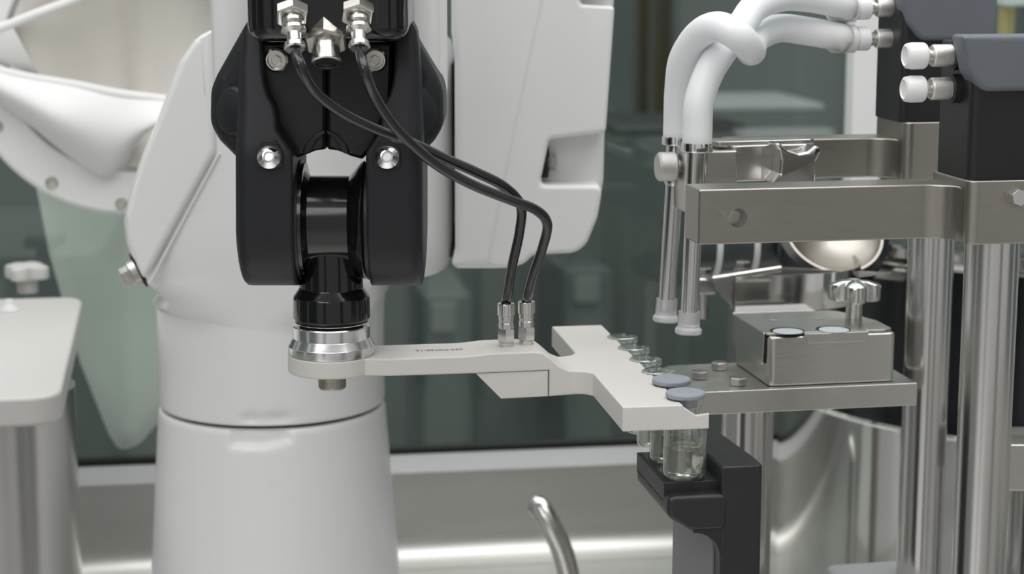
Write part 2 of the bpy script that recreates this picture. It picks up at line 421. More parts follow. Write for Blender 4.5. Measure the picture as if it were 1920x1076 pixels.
# upper arm on the right of the shoulder
YU = 1.225
ua = rb(MB().prism(rounded(P([(844, -260), (846, 60), (852, 110), (853, 470), (846, 496), (855, 505), (938, 505), (965, 497), (985, 470), (1010, 300), (1060, -260)], YU), .012), YU, 1.37, .0055, n=5), 'upper_arm', 'robot_white')
uo = [(1016, -260), (1014, 0), (963, 240), (912, 497), (930, 503), (962, 503), (985, 494), (1000, 479), (1077, 476), (1098, 462), (1120, 410), (1132, 340), (1134, 255), (1152, 0), (1165, -260)]
rb(MB().prism(rounded(P(uo, YU + .022), .014), YU + .020, 1.36, .007, n=5), 'arm_housing', 'robot_white')
uf = [(1016, -260), (1014, 0), (963, 240), (912, 497), (930, 504), (962, 503), (985, 494), (1000, 478), (1078, 475), (1100, 460), (1121, 408), (1131, 347), (1012, 347), (1030, 262), (1136, 250), (1153, 12), (1088, 8), (1090, -30), (1156, -40), (1166, -260)]
rr_ = [0, 0, .02, .004, .01, .01, .01, .01, .02, .02, .02, .006, .004, .004, .004, .003, .003, .003, .003, 0]
cov = rb(MB().prism(rounded(P(uf, YU - .003), rr_), YU - .003, YU + .03, .0035, n=5), 'arm_cover', 'robot_white')
o_ = atY(1021, 303, YU + .012)
rb(MB().lathe([(.0105, -.006), (.0105, .0022), (.006, .0022)], o_, (1, -.12, 0), 24), 'screw_seal', 'gap_dark')
rb(MB().hexa(.0055, .002, .0075, o_, (1, -.12, 0)), 'cover_screw', 'nickel')
# joint gasket between shoulder and upper arm
rb(MB().prism(P([(840, 120), (850, 120), (850, 482), (840, 482)], 1.27), 1.27, 1.35), 'joint_gasket', 'gasket_green')
# forearm shell hanging down behind the wrist
x0, x1 = atY(394, 60, 1.03).x, atY(827, 60, 1.03).x
rb(MB().prism(rounded([(x0, 1.015), (x1, 1.015), (x1, 1.15), (x0, 1.15)], .022, 8), atY(600, 230, 1.03).z, .80, .012, 'xy', n=5), 'forearm', 'robot_white')
# black connector box on the forearm
YB = .945
x0, x1 = atY(462, 30, YB + .01).x, atY(766, 30, YB + .01).x
zb = atY(612, 80, YB).z
box = rb(MB().prism(rounded([(x0, YB), (x1, YB), (x1, 1.03), (x0, 1.03)], .016, 10), zb, .72, .008, 'xy', n=5), 'connector_box', 'black_gloss')
# wrist wings (cast housing either side)
YW = .993
def wing(sg):
    pts = [(457, 45), (402, 143), (391, 170), (390, 235), (408, 266), (441, 299), (480, 305), (480, 60)]
    if sg > 0: pts = [(1222 - x, y) for x, y in pts]
    rb(MB().prism(rounded(P(pts, YW), [.002, .012, .02, .02, .012, .003, 0, 0]), YW, 1.05, .009, n=5), 'wrist_housing', 'fork_grey')
    c = atY(437 if sg < 0 else 785, 208, YW - .001)
    rb(MB().lathe([(.0128, -.012), (.0128, .0006), (.0115, .0026), (.0080, .0040), (.0040, .0046), (.0005, .0048)], c, (.62 * sg, -.78, .05), 40), 'housing_boss', 'fork_grey')
wing(-1); wing(1)
# fork: two cheeks with round prongs
XA = atY(620, 412, 1.0).x; Z5 = atY(620, 412, 1.0).z
def cheek(sg):
    pxo, pxi = (441, 551) if sg < 0 else (793, 689)
    xo, xi = atY(pxo, 420, .972).x, atY(pxi, 420, .972).x
    out_ = [(44, 458, 459, .990), (52, 453, 466, .992), (62, 449, 476, .995), (84, 446, 489, .998), (130, 443, 491, 1.0), (160, 442, 496, 1.0), (182, 442, 503, 1.0), (200, 441.5, 514, 1.005), (222, 441, 519, 1.01), (245, 441, 521, 1.02), (268, 441, 537, 1.03), (286, 441, 550, 1.034), (300, 441, 551, 1.0345), (412, 441, 551, 1.0345)]
    def sec(z, xa, xb, yf, yb, ro, ri):
        # rounded section: outer edge ro, inner edge ri
        w_ = abs(xb - xa); d_ = yb - yf; q = []
        sx = 1 if xb > xa else -1
        for (cx, cy, r, t0) in ((xa, yf, ro, math.pi), (xb, yf, ri, 1.5 * math.pi), (xb, yb, ri, 0), (xa, yb, ro, .5 * math.pi)):
            r = min(r, w_ * .45, d_ * .45)
            ox = cx + sx * (r if cx == xa else -r); oy = cy + (r if cy == yf else -r)
            for k in range(6):
                t = t0 + k / 5 * math.pi / 2
                q.append(Vector((ox + sx * r * math.cos(t), oy + r * math.sin(t), z)))
        return q
    rows = []
    for py, pa_, pb_, yb in out_:
        if sg > 0: pa_, pb_ = 1230 + 4 - pa_ - (8 if py < 60 else 0) * 0 - 8 * max(0, 1 - py / 250), 1240 - pb_ - 17 * max(0, 1 - py / 330)
        z = atY(500, py, .9655).z if py < 400 else Z5
        rows.append(sec(z, atY(pa_, py, .972).x, atY(pb_, py, .972).x, .9655 + .020 * max(0, 1 - py / 285), max(yb, 1.004), .008, .002))
    for k in range(1, 25):
        t = k / 24 * math.pi / 2 * .985
        rows.append(sec(Z5 - .0345 * math.sin(t), xo - sg * .0022 * (k / 24) ** 2 - sg * (.0015 if k > 22 else 0), xi, 1 - .0345 * math.cos(t), 1 + .0345 * math.cos(t), .008, .002))
    f = rb(MB().rings(rows), 'fork_cheek', 'fork_grey', sharp=50)
    # recessed socket screw
    c = atY(505 if sg < 0 else 726, 294, .9645)
    rb(MB().prism(rounded([(c.x - .0068, c.z - .0052), (c.x + .0068, c.z - .0052), (c.x + .0068, c.z + .002), (c.x + .0035, c.z + .0085), (c.x - .0035, c.z + .0085), (c.x - .0068, c.z + .002)], .002), .9640, .9665, .0004), 'screw_pocket', 'black_matte')
    s_ = rb(MB().lathe([(.0062, 0), (.006, .0008), (.0032, .0036), (.0024, .0037), (.0022, .0012), (.0004, .0012)], (c.x, .9640, c.z), (0, -1, .22), 32), 'fork_screw', 'alu_turned')
    # bearing edge beside the hinge
    xe = xi + (.0006 if sg < 0 else -.0006)
    rb(MB().lathe([(.0315, -.0012), (.0315, .0008)], (xe, 1.0, Z5), (1, 0, 0), 48), 'bearing_ring', 'black_matte')
    rb(MB().lathe([(.0300, -.0012), (.0300, .0012)], (xe - sg * .0016, 1.0, Z5), (1, 0, 0), 48), 'bearing_cover', 'black_gloss')
cheek(-1); cheek(1)
for sg in (-1, 1):
    pts = [(486, 78), (611.3, 78), (611.3, 281), (590, 284), (566, 294), (545, 300), (516, 270), (490, 200)]
    if sg > 0: pts = [(1223.2 - x, y) for x, y in pts]
    rb(MB().prism(rounded(P(pts, .984), .002), .984, 1.03, .004), 'yoke_half', 'black_matte')
    arcp = [(566, 292), (572, 272), (590, 252), (610, 243), (610, 250), (594, 262), (583, 283)]
    if sg > 0: arcp = [(1222 - x, y) for x, y in arcp]
    rb(MB().prism(rounded(P(arcp, .9825), .001), .9825, .986, .0008), 'yoke_rib', 'black_matte')
    # side fixing screw under the connector box
    c = atY(519 if sg < 0 else 703, 112, .982)
    rb(MB().lathe([(.0062, -.008), (.0062, .0015), (.0052, .0025), (.0045, .0025), (.0042, .001), (.0004, .001)], c, (.1 * sg, -1, -.12), 28).hexa(.0028, .0008, .0022, c, (.1 * sg, -1, -.12)), 'housing_screw', 'nickel')
# hinge body and flange
hub = [(.0325, -.0345), (.0322, -.0325), (.031, -.030), (.0275, -.0262), (.0245, -.0232), (.0232, -.0208), (.0230, -.0195), (.0230, -.0200), (.0235, -.0198)]
hub = [(.0300, -.0200), (.0312, -.0180), (.0305, -.0165), (.0280, -.0142), (.0250, -.0118), (.0236, -.0106), (.0232, -.0103)]
prof = [(r, t) for r, t in hub] + [(r, -t) for r, t in reversed(hub)]
rb(MB().lathe(prof, (XA, 1.0, Z5), (1, 0, 0), 64), 'hinge_drum', 'black_gloss')
def zat(py): return atY(620, py, 1.0).z
xf = atY(622, 640, 1.0).x
xn = atY(621, 540, 1.0).x
rb(MB().lathe([(.0165, zat(440)), (.0168, zat(536)), (.0172, zat(540)), (.0198, zat(553)), (.0202, zat(558)), (.0203, zat(594)), (.0195, zat(598)), (.012, zat(598))], (xn, 1.0, 0), seg=64), 'tool_flange', 'black_gloss')
# connectors on the box
def connector(px, py, px2, py2):
    a = atY(px, py, YB - .0005); b = atY(px2, py2, YB - .012)
    ax = (b - a).normalized(); L = (b - a).length
    n = rb(MB().hexa(.0085, -.003, .0035, a, (ax + Vector((0, -.35, .0))).normalized(), .3), 'hex_nut', 'nickel')
    rb(MB().lathe([(.0045, 0), (.0045, L * .16), (.0056, L * .2), (.0056, L * .28), (.0046, L * .33), (.0062, L * .42), (.0062, L * .5), (.0038, L * .58), (.0037, L * .78), (.0052, L * .86), (.0053, L * .97), (.0044, L), (.0024, L)], a, ax, 32), 'push_fitting', 'steel_fine')
    return a, b
cA = connector(548, 26, 553, 93); cB = connector(671, 24, 674, 91)
a = atY(611, 72, YB + .006); b = atY(612, 119, YB - .001); ax = (b - a).normalized(); L = (b - a).length
rb(MB().hexa(.0115, -.006, .004, a, (ax + Vector((0, -.2, 0))).normalized(), .5), 'hex_nut', 'nickel')
rb(MB().lathe([(.0068, 0), (.0070, L * .75), (.0074, L * .8), (.0074, L * .98), (.0066, L), (.0058, L), (.0056, L * .85), (.0004, L * .85)], a, ax, 32), 'socket', 'nickel')
rb(MB().lathe([(.0052, L * .85), (.0052, L * .93), (.001, L * .95)], a, ax, 24), 'socket_insert', 'black_matte')

# ------------------------------------------------------------------ vial gripper
GO = Vector((atY(622, 662, 1.0).x, 1.0, atY(622, 662, 1.0).z))
G = Frame(GO, 8.5)
grip = thing('vial_gripper', 'off-white plastic gripper with T-shaped bar carrying the row of vials', 'gripper', GO, G.yaw)
def zc(py): return zat(py) - GO.z
# pad and beam: side profile extruded across the width
pad = [(.0232 * math.cos(t), .0232 * math.sin(t)) for t in [math.pi * .25 + k / 36 * math.pi * 1.5 for k in range(37)]]
bw0, bw1 = -.0190, .0172
plan = [Vector(p) for p in pad]
# the beam in plan: round pad, waist blends into the straight arm
plan_end = [(.028, bw0), (.045, bw0), (.112, bw0), (.112, bw1), (.045, bw1), (.03, bw1)]
MB().prism(rounded([tuple(p) for p in pad] + plan_end, [0] * 37 + [.02, 0, 0, 0, 0, .02], 5)[:-26] if False else
           [tuple(p) for p in pad] + [(.0205, -.0172), (.0245, -.0184), (.030, bw0), (.062, bw0), (.062, bw1), (.030, bw1), (.0245, .0168), (.0205, .0160)], -.0094, 0, .0010, 'xy', n=3).build('mount_pad', 'plastic_white', grip)
side = [(.050, .00003), (.066, .00003), (.072, .0002), (.081, .0011), (.090, .0013), (.1065, .0013), (.111, .0006), (.1155, -.003), (.120, -.0072), (.1245, -.0092), (.130, -.0098), (.142, -.0099), (.142, -.0220), (.130, -.0226), (.1265, -.0228), (.1142, -.0232), (.1142, -.0090), (.075, -.0094), (.050, -.00943)]
MB().prism(side, bw0 - .00003, bw1 + .00003, .0010, 'xz', n=3).build('beam', 'plastic_white', grip, sharp=40)
MB().prism([(.0750, -.0096), (.1137, -.0092), (.1137, -.0233), (.0885, -.0237)], bw0 + .0003, bw1 - .0003, .0006, 'xz').build('counter_block', 'plastic_white', grip)
# T bar with scalloped edge
TL, TR, TN, TF = .1365, .1668, -.1035, .1035
VA, VB = .1714, [-.0897 + .031 * k for k in range(6)]
def tplan(rs, nearx):
    pts = [(TL, TF), (TL, .0272), (TL - .0035, .0205), (TL - .012, .0170), (TL - .0125, -.0186), (TL - .008, -.0195), (TL - .0035, -.0218), (TL, -.0265), (TL, TN), (nearx, TN)]
    for b in VB:
        h = math.sqrt(max(rs ** 2 - (VA - TR) ** 2, 1e-9)); t0 = math.atan2(-h, TR - VA); 
        for k in range(13):
            t = (2 * math.pi + t0) % (2 * math.pi)
            ang = t - (2 * (t - math.pi)) * k / 12
            pts.append((VA + rs * math.cos(ang), b + rs * math.sin(ang)))
    pts.append((TR, TF))
    return pts
CT, CM, CB = -.0096, -.0158, -.0222
MB().prism(tplan(.0088, TR), CM, CT, 0.0, 'xy', r1=.0008).build('t_bar', 'plastic_white', grip)
MB().prism(tplan(.0117, TR), CB, CM, .0008, 'xy', r1=0.0).build('t_bar_base', 'plastic_white', grip)
MB().prism([(TL + .02, CT - .0002), (TR - .001, CT - .0002), (.1735, -.0152), (.1802, -.0145), (.1802, CB), (TL + .02, CB)], TN - .0001, TN + .0022, .0006, 'xz').build('end_lip', 'plastic_white', grip)
# turned clamp ring
MB().lathe([(.0150, .0002), (.0226, .0002), (.0229, .0008), (.0229, zc(646)), (.0226, zc(645)), (.0206, zc(632)), (.0204, zc(631)), (.0204, zc(610)), (.0200, zc(608)), (.0172, zc(608)), (.0172, zc(612)), (.0150, zc(612))], seg=72).build('clamp_ring', 'alu_turned', grip)
MB().lathe([(.0168, zc(618)), (.0168, zc(604)), (.0160, zc(603))], seg=48).build('clamp_seal', 'gap_dark', grip)
MB().lathe([(.0192, zc(603.5)), (.0197, zc(602.8)), (.0197, zc(601.2)), (.0192, zc(600.5))], seg=64).build('shim_ring', 'alu_turned', grip)
kz0, kz1 = -.0092, zc(728)
MB().lathe([(.0074, kz0), (.0074, kz1 + .001), (.0066, kz1)], seg=40).build('thumb_screw', 'knob_bronze', grip)
# hose fittings on the beam
fits = []
for px, py in ((949, 648), (987, 644)):
    p = G.C(px, py, .0013)
    prof = [(.0036, -.001), (.0036, .0028), (.0030, .003), (.0030, .0036), (.0046, .0040)]
    f = MB().lathe([(.0040, 0), (.0040, .0022), (.0034, .0025)], (p.x, p.y, .0012), seg=32).lathe([(.0041, .0095), (.0041, .0125), (.0038, .0128), (.0038, .0138), (.0041, .0142), (.0041, .0168)], (p.x, p.y, .0012), seg=32).build('hose_fitting', 'steel_fine', grip)
    MB().hexa(.0050, .0024, .0098, (p.x, p.y, .0012), rot=.35).build('fitting_nut', 'steel_fine', f)
    MB().lathe([(.0038, .0165), (.0047, .0170), (.0047, .0228), (.0044, .0233), (.0029, .0233), (.0029, .0200)], (p.x, p.y, .0012), seg=36).build('release_collar', 'steel_fine', f)
    t_ = GO + G.M.transposed() @ Vector((p.x, p.y, .0225)); fits.append(t_)
# printed part number, read from the far side
fc = bpy.data.curves.new('printed_number', 'FONT'); fc.body = '293-M0760-12'; fc.size = .0052; fc.align_x = 'CENTER'; fc.align_y = 'CENTER'; fc.extrude = .00002
fc.materials.append(M['ink'])
ftmp = bpy.data.objects.new('lettering', fc); COL.objects.link(ftmp)
fm = bpy.data.meshes.new_from_object(ftmp.evaluated_get(bpy.context.evaluated_depsgraph_get())); bpy.data.objects.remove(ftmp); bpy.data.curves.remove(fc)
fo = bpy.data.objects.new('printed_number', fm); COL.objects.link(fo); fo.parent = grip
p = G.C(834, 655, .0003); 
fo.location = (p.x - .0030, p.y, .00022); fo.rotation_euler = (0, 0, math.pi); fs_ = .0252 / (max(v.co.x for v in fm.vertices) - min(v.co.x for v in fm.vertices)); fo.scale = (fs_, fs_ * 1.15, 1)

# ------------------------------------------------------------------ air hoses
def hose(pts, label):
    path = catmull([p if isinstance(p, Vector) else atY(*p) for p in pts], 10)
    o = MB().tube(path, .00265, 14).build('air_hose', 'hose_black')
    return tag(o, label, 'hose', 'black air hoses from the robot wrist')
def lerpY(pts, y0, y1):
    n = len(pts) - 1; return [(x, y, y0 + (y1 - y0) * (i / n)) for i, (x, y) in enumerate(pts)]
hA = lerpY([(563, 122), (588, 168), (635, 207), (700, 240), (768, 266), (830, 295), (895, 324), (945, 350), (976, 385), (974, 435), (960, 500), (952, 550)], .922, 1.008)
hB = lerpY([(683, 130), (701, 178), (737, 234), (778, 276), (825, 313), (885, 346), (955, 374), (1005, 394), (1026, 420), (1017, 465), (1000, 515), (990, 553)], .920, 1.010)
def tip(c): return c[1] - (c[1] - c[0]).normalized() * .003
hose([tip(cA), cA[1]] + hA + [fits[0] + Vector((0, 0, .004)), fits[0] - Vector((0, 0, .001))], 'thin black air hose from the left wrist fitting to the left fitting on the gripper')
hose([tip(cB), cB[1]] + hB + [fits[1] + Vector((0, 0, .004)), fits[1] - Vector((0, 0, .001))], 'thin black air hose from the right wrist fitting to the right fitting on the gripper')

# ------------------------------------------------------------------ vials
VH0, VTOP = -.0502, -.0088
def make_vial(stop, liquid, name='glass_vial'):
    h = VTOP - VH0
    r, rn, rr, th = .0110, .0076, .0090, .0010
    outer = [(.0004, .0006), (.0085, .0000), (.0098, .0004), (.0107, .0014), (r, .003), (r, h - .0125), (.0106, h - .0105), (.0088, h - .0084), (rn, h - .0068), (rn, h - .0042), (.0086, h - .0036), (rr, h - .0030), (rr, h - .0021), (.0086, h - .0018), (rr - .0002, h - .0014), (rr - .0002, h - .0004), (rr - .0008, h)]
    inner = [(.0062, h), (.0058, h - .001), (.0058, h - .0068), (.0072, h - .0086), (.0095, h - .0112), (r - th, h - .0132), (r - th, .0032), (.0085, .0016), (.0004, .0018)]
    root = thing(name, 'x', 'vial')
    MB().lathe(outer + inner, seg=56, cap=True).build('vial_body', 'vial_glass', root, wn=False, sharp=50)
    if liquid:
        lv = .0155
        MB().lathe([(.0004, .0019), (.0084, .00175), (r - th + .00006, .0033), (r - th + .00006, lv + .0006), (r - th - .0008, lv), (.0004, lv - .0002)], seg=48).build('liquid', 'liquid', root, wn=False, sharp=50)
    if stop:
        MB().lathe([(.0054, h - .005), (.0056, h + .0001), (.0097, h + .0001), (.0100, h + .0006), (.0100, h + .0020), (.0095, h + .0026), (.0040, h + .0027), (.0036, h + .0024), (.0032, h + .0024), (.0029, h + .0027), (.0004, h + .0027)], seg=56).build('stopper', 'stopper_grey', root)
    return root
vl = ['stoppered glass vial nearest the camera, its liquid visible above the black shelf',
      'glass vial with grey stopper just behind the nearest vial',
      'open glass vial directly behind the two stoppered vials',
      'open glass vial fourth from the near end of the gripper bar',
      'open glass vial second from the far end of the gripper bar',
      'open glass vial at the far end of the gripper bar']
vp_s = make_vial(True, True); vp_o = make_vial(False, True)
for k, b in enumerate(VB):
    src = vp_s if k < 2 else vp_o
    o = src if k in (0, 2) else copy_tree(src)
    pl = GO + G.M.transposed() @ Vector((VA, b, VH0))
    o.location = pl; o.rotation_euler = (0, 0, G.yaw)
    o['label'] = vl[k]; o['group'] = 'glass vials in the gripper bar'

# ------------------------------------------------------------------ black vial bracket
zsh = GO.z + VH0 - .0004
KO = atZ(1245, 905, zsh); K = Frame((KO.x, KO.y, 0), 9.5)
kb = thing('vial_bracket', 'black angled bracket with a small shelf under the nearest vials', 'bracket', (KO.x, KO.y, 0), K.yaw)
kx = K.B(1346, 880, 0).x; kx2 = K.B(1424, 880, 0).x
zt = K.B(1346, 873, 0).z
sl = K.C(1198, 853, zsh)
shelf_side = [(0, zsh), (kx + .004, zsh), (kx + .004, zsh - .028), (.006, zsh - .026), (0, zsh - .020)]
print('bracket', kx, kx2, zt, zsh, sl)
MB().prism(rounded([(0, zsh - .0050), (kx + .003, zsh - .0050), (kx + .003, zsh - .0235), (.012, zsh - .0232), (0, zsh - .0155)], [.004, .004, .004, .008, .006]), -.0085, .060, .0026, 'xz', n=5).build('shelf', 'bracket_black', kb)
MB().prism(rounded([(0, zsh), (kx + .003, zsh), (kx + .003, zsh - .010), (0, zsh - .010)], [.0006, 0, 0, 0]), .0, .060, .0006, 'xz').build('shelf_top', 'bracket_black', kb)
pt = [(-.0075 + .003, zsh - .02), (-.0075, zsh - .02)]
MB().prism(rounded([(kx, -.0075), (kx2, -.0075), (kx2, .008), (kx + .017, .076), (kx, .076)], [.001, .004, .008, .005, .002]), 0.0, zt + .0015, .0015, 'xy').build('post', 'bracket_black', kb)
kleg = K.B(1274, 1000, .058).x
gus = [(kx - .014, zsh - .02), (kx + .002, zsh - .02), (kx + .002, zsh - .0385)] + [(kx - .014 + .014 * math.sin(t), zsh - .0385 + .014 * math.cos(t)) for t in [math.pi / 2 * (1 - k / 8) for k in range(9)]]
MB().prism(gus, -.0070, .030, 0, 'xz').build('gusset', 'bracket_black', kb)
MB().prism([(kx - .0008, .004), (kx + .004, .004), (kx + .004, .085), (kx - .0008, .085)], 0.0, zsh - .024, .0003, 'xy').build('back_leg', 'leg_grey', kb)

# ------------------------------------------------------------------ stopper station: plate, leg, box
SO = Vector((.1114, 1.0716, 0)); SP = Frame(SO, 10.6); ZP = .300
pl_ = thing('station_plate', 'thick brushed steel plate with three hex bolts on a round leg', 'plate', SO, SP.yaw)
MB().prism(rounded([(-.010, .0), (.128, 0), (.128, .0735), (-.0020, .0735), (-.010, .066)], [.001, .001, .001, .012, .012]), ZP - .0135, ZP, .0006, 'xy').build('plate_body', 'steel_brushed_h', pl_)
lc = SP.loc(atY(1394, 900, 1.105))
MB().lathe([(.0140, 0), (.0140, ZP - .0134)], (lc.x, lc.y, 0), seg=48).build('leg', 'steel_column', pl_)
for px, py in ((1312, 709), (1349, 692), (1383, 721)):
    c = SP.C(px, py, ZP)
    MB().hexa(.0052, .0003, .0046, (c.x, c.y, ZP), rot=random.random(), ch=.15).build('hex_bolt', 'steel_fine', pl_)
bx = thing('stopper_box', 'brushed steel box with two round holes in its lid and a star knob', 'box', (SO.x, SO.y, ZP), SP.yaw)
bx0, bx1, by0, by1 = SP.B(1441, 700, .006).x, SP.B(1678, 700, .006).x, .006, .0725
BH = SP.B(1560, 628, .006).z - ZP
print('box', bx0, bx1, BH)
MB().prism(rounded([(bx0, by0), (bx1, by0), (bx1, by1), (bx0, by1)], .004, 5), .0002, BH, .0012, 'xy', r1=.0016).build('housing', 'steel_brushed_h', bx)
lid = rounded([(bx0 - .0009, by0 + .004), (bx1 - .006, by0 + .0022), (bx1 - .0005, by0 + .006), (bx1 - .0005, by0 + .03), (bx1 - .014, by1), (bx0 - .0009, by1)], [.003, .004, .004, .01, .01, .002])
MB().prism(lid, BH + .0002, BH + .0016, .0004, 'xy').build('lid', 'steel_brushed_h', bx)
# side skirt of the lid, bent down at the left
MB().prism(rounded([(by0 + .006, BH + .0014), (by1, BH + .0014), (by1, BH - .017), (by0 + .010, BH - .0185), (by0 + .008, BH - .0165), (by0 + .0065, BH - .010)], .001), bx0 - .0016, bx0 - .0003, .0003, 'yz').build('lid_skirt', 'steel_brushed_h', bx)
MB().prism(rounded([(by0 + .0048, BH + .001), (by0 + .0060, BH + .001), (by0 + .0064, BH - .010), (by0 + .0076, BH - .0165), (by0 + .0056, BH - .0165), (by0 + .0046, BH - .010)], .0004), bx0 - .0008, bx0 - .00005, 0, 'yz').build('skirt_gap', 'gap_dark', bx)
t0, t1 = SP.B(1508, 630, .005).x, SP.B(1629, 626, .005).x
MB().prism(rounded([(t0, BH + .0016), (t1, BH + .0016), (t1 - .001, BH - .0042), (t0 + .002, BH - .0042)], [.0005, .0005, .0025, .0008]), by0 - .0016, by0 + .003, .0004, 'xz').build('latch_tab', 'steel_brushed_h', bx)
for px, py in ((1476, 620), (1562, 617)):
    c = SP.C(px, py, ZP + BH + .0017); c.z = BH + .0017
    h_ = MB().lathe([(.0002, .00005), (.0101, .00005)], (c.x, c.y, c.z), seg=40, cap=False).build('lid_hole', 'gap_dark', bx)  # flat dark disc painted for the shade in a hole
    MB().lathe([(.0002, .0003), (.0086, .0003), (.0088, .0001)], (c.x - .0003, c.y - .0022, c.z), seg=40, cap=False).build('stopper_face', 'stopper_pale', h_)
for px, py in ((1452, 601), (1535, 598)):
    c = SP.C(px, py, ZP + BH + .0017)
    MB().prism(rounded([(c.x - .0028, c.y - .0026), (c.x + .0032, c.y - .0026), (c.x + .0032, c.y), (c.x + .0008, c.y), (c.x + .0008, c.y + .0028), (c.x - .0028, c.y + .0028)], .0006), BH + .0014, BH + .0022, .0002, 'xy').build('lid_slot', 'stopper_grey', bx)
def star_knob(c, base, R0, h, stem_r, stem_h, m, parent, seg=72):
    """five-lobed cast star knob"""
    rows = []
    prof = [(.55, 0), (.97, .02), (1.0, .12), (1.0, .66), (.94, .80), (.60, .95), (.05, 1.0)]
    for f, t in prof:
        row = []
        for k in range(seg):
            a = 2 * math.pi * k / seg
            lob = .60 + .40 * (abs(math.cos(2 * a + .55)) ** 1.1)
            r = R0 * f * (lob if f > .5 else 1)
            row.append(Vector((c.x + r * math.cos(a), c.y + r * math.sin(a), base + stem_h + h * t)))
        rows.append(row)
    MB().rings(rows).build('knob_head', m, parent, sharp=30)
    MB().lathe([(stem_r, 0), (stem_r, stem_h * .9), (stem_r * 1.25, stem_h * 1.02)], (c.x, c.y, base), seg=32).build('knob_stem', m, parent)
c = SP.C(1601, 597, ZP + BH + .0016)
star_knob(c, BH + .0017, .0158, .0125, .0050, .0110, 'steel_fine', bx)

# ------------------------------------------------------------------ filling arms
def filling_arm(o, label, za, zb, zha, zhb, aL, aH, motor, hole, foot, ztopm):
    f = thing('filling_arm', label, 'filling arm', o, R_(10.5), 'steel filling arms with black motors')
    MB().lathe([(.0137, foot), (.0137, zha)], seg=64).build('column', 'steel_column', f)
    # bar and hub: one plan outline each
    arc_ = [(aH - .015 + .015 * math.sin(t), -.013 + .015 * math.cos(t)) for t in [k / 8 * math.pi / 2 for k in range(9)]]
    bar = [(aL + .0008, .002)] + arc_ + [(aH + .004, -.010), (aH + .004, .027), (aL + .0008, .027), (aL, .0262), (aL, .0028)]
    mb = MB().prism(bar, za, zb, .0010, 'xy')
    b_ = mb.build('bar', 'steel_bar', f)
    if hole is not None:
        # a drilled through hole: lined cavity set in the bar
        cut = MB().lathe([(.0047, -.01), (.0047, .04)], (hole.x, .0020, hole.z), (0, 1, 0), 40).build('bore_cutter', 'steel_fine', None)
        cut.location = o; cut.rotation_euler = (0, 0, R_(10.5))
        md = b_.modifiers.new('bore', 'BOOLEAN'); md.operation = 'DIFFERENCE'; md.object = cut; md.solver = 'EXACT'
        b_.modifiers.move(1, 0)
        cutters.append((b_, cut))
    hub = rounded([(aH, -.020), (aH + .085, -.020), (aH + .085, .030), (aH, .030)], [.006, .004, .004, .008], 6)
    MB().prism(hub, zha, zhb, .0010, 'xy').build('hub', 'steel_bar', f)
    return f
cutters = []
S1 = Frame(Vector((atY(1848, 750, .96).x, .96, 0)), 10.5)
S2 = Frame(Vector((atY(1735, 750, 1.135).x, 1.135, 0)), 10.5)
fa1 = filling_arm(S1.o, 'front steel filling arm with a drilled bar and black motor at the right', .4062, .4336, .4058, .4376, -.1536, -.0228, None, S1.B(1384, 409, .002), 0.0, .5)
fa2 = filling_arm(S2.o, 'rear steel filling arm behind, with hoses on its black motor', .4168, .4400, .4150, .4508, -.1237, -.0274, None, None, 0.0, .5)
for b_, cut in cutters:
    dg = bpy.context.evaluated_depsgraph_get()
    me = bpy.data.meshes.new_from_object(b_.evaluated_get(dg)); old = b_.data
    b_.modifiers.clear(); b_.data = me; bpy.data.objects.remove(cut)
zft = atY(1660, 1052, 1.16).z
MB().prism(rounded([(-.052, -.032), (.014, -.032), (.014, .03), (-.052, .03)], .010), 0.0, zft, .004, 'xy').build('foot_block', 'plastic_grey', fa2)
# bolt on the front hub
c = S1.B(1905, 368, -.020)
MB().hexa(.0048, -.001, .005, (c.x, -.020, c.z), (0, -1, 0), .2).build('clamp_bolt', 'steel_fine', fa1)
def motor(S, f, zb_, zt_, x0, cap_px, fit_px, plane, xr=None):
    xr = xr or x0 + .08
    # body, with its top cover folded over the front
    MB().prism(rounded([(x0, -.016), (xr - .003, -.016), (xr - .003, .026), (x0, .026)], [.005, .003, .003, .004], 5), zb_, zt_ - .004, .001, 'xy').build('motor_body', 'black_matte', f)
    pts = [(S.B(px, py, -.0195).x, S.B(px, py, -.0195).z) for px, py in cap_px]
    pts += [(xr, pts[-1][1]), (xr, pts[0][1])]
    MB().prism(rounded(pts, [.004] + [.010] * (len(cap_px) - 2) + [.0, 0, 0], 6), -.0195, -.004, .003, 'xz', n=4).build('motor_cover', 'cap_slate', f)
    out = []
    for px, py in fit_px:
        c = S.B(px, py, plane)   # face of the knurled ring towards the motor
        h = MB().lathe([(.0072, -.012), (.0072, .0)], (c.x, c.y, c.z), (-1, 0, 0), 28).build('port', 'black_matte', f)
        MB().lathe([(.0052, 0), (.0056, .0008), (.0056, .0098), (.0050, .0108), (.003, .0108)], (c.x, c.y, c.z), (-1, 0, 0), 40).build('knurled_ring', 'nickel_knurl', h)
        MB().lathe([(.0030, .0100), (.0030, .0130), (.0042, .0130), (.0042, .0142), (.0026, .0145), (.0026, .019)], (c.x, c.y - .0002, c.z), (-1, 0, 0), 28).build('neck', 'nickel', h)
        out.append((c, h))
    return out
m1 = motor(S1, fa1, .4374, S1.B(1900, 66, -.0195).z, -.0212, [(1803, 66), (1811, 92), (1819, 135), (1842, 173), (1930, 171)], [(1785, 104), (1782, 166)], .002)
for c, h in m1:
    cap = MB().lathe([(.0026, .0122), (.0040, .0130), (.0060, .0142), (.0066, .0152), (.0067, .0212), (.0061, .0240), (.0048, .0248), (.0043, .0240), (.0005, .0238)], (c.x, c.y, c.z), (-1, 0, 0), 36)
    cap.build('port_cap', 'white_plastic', h)
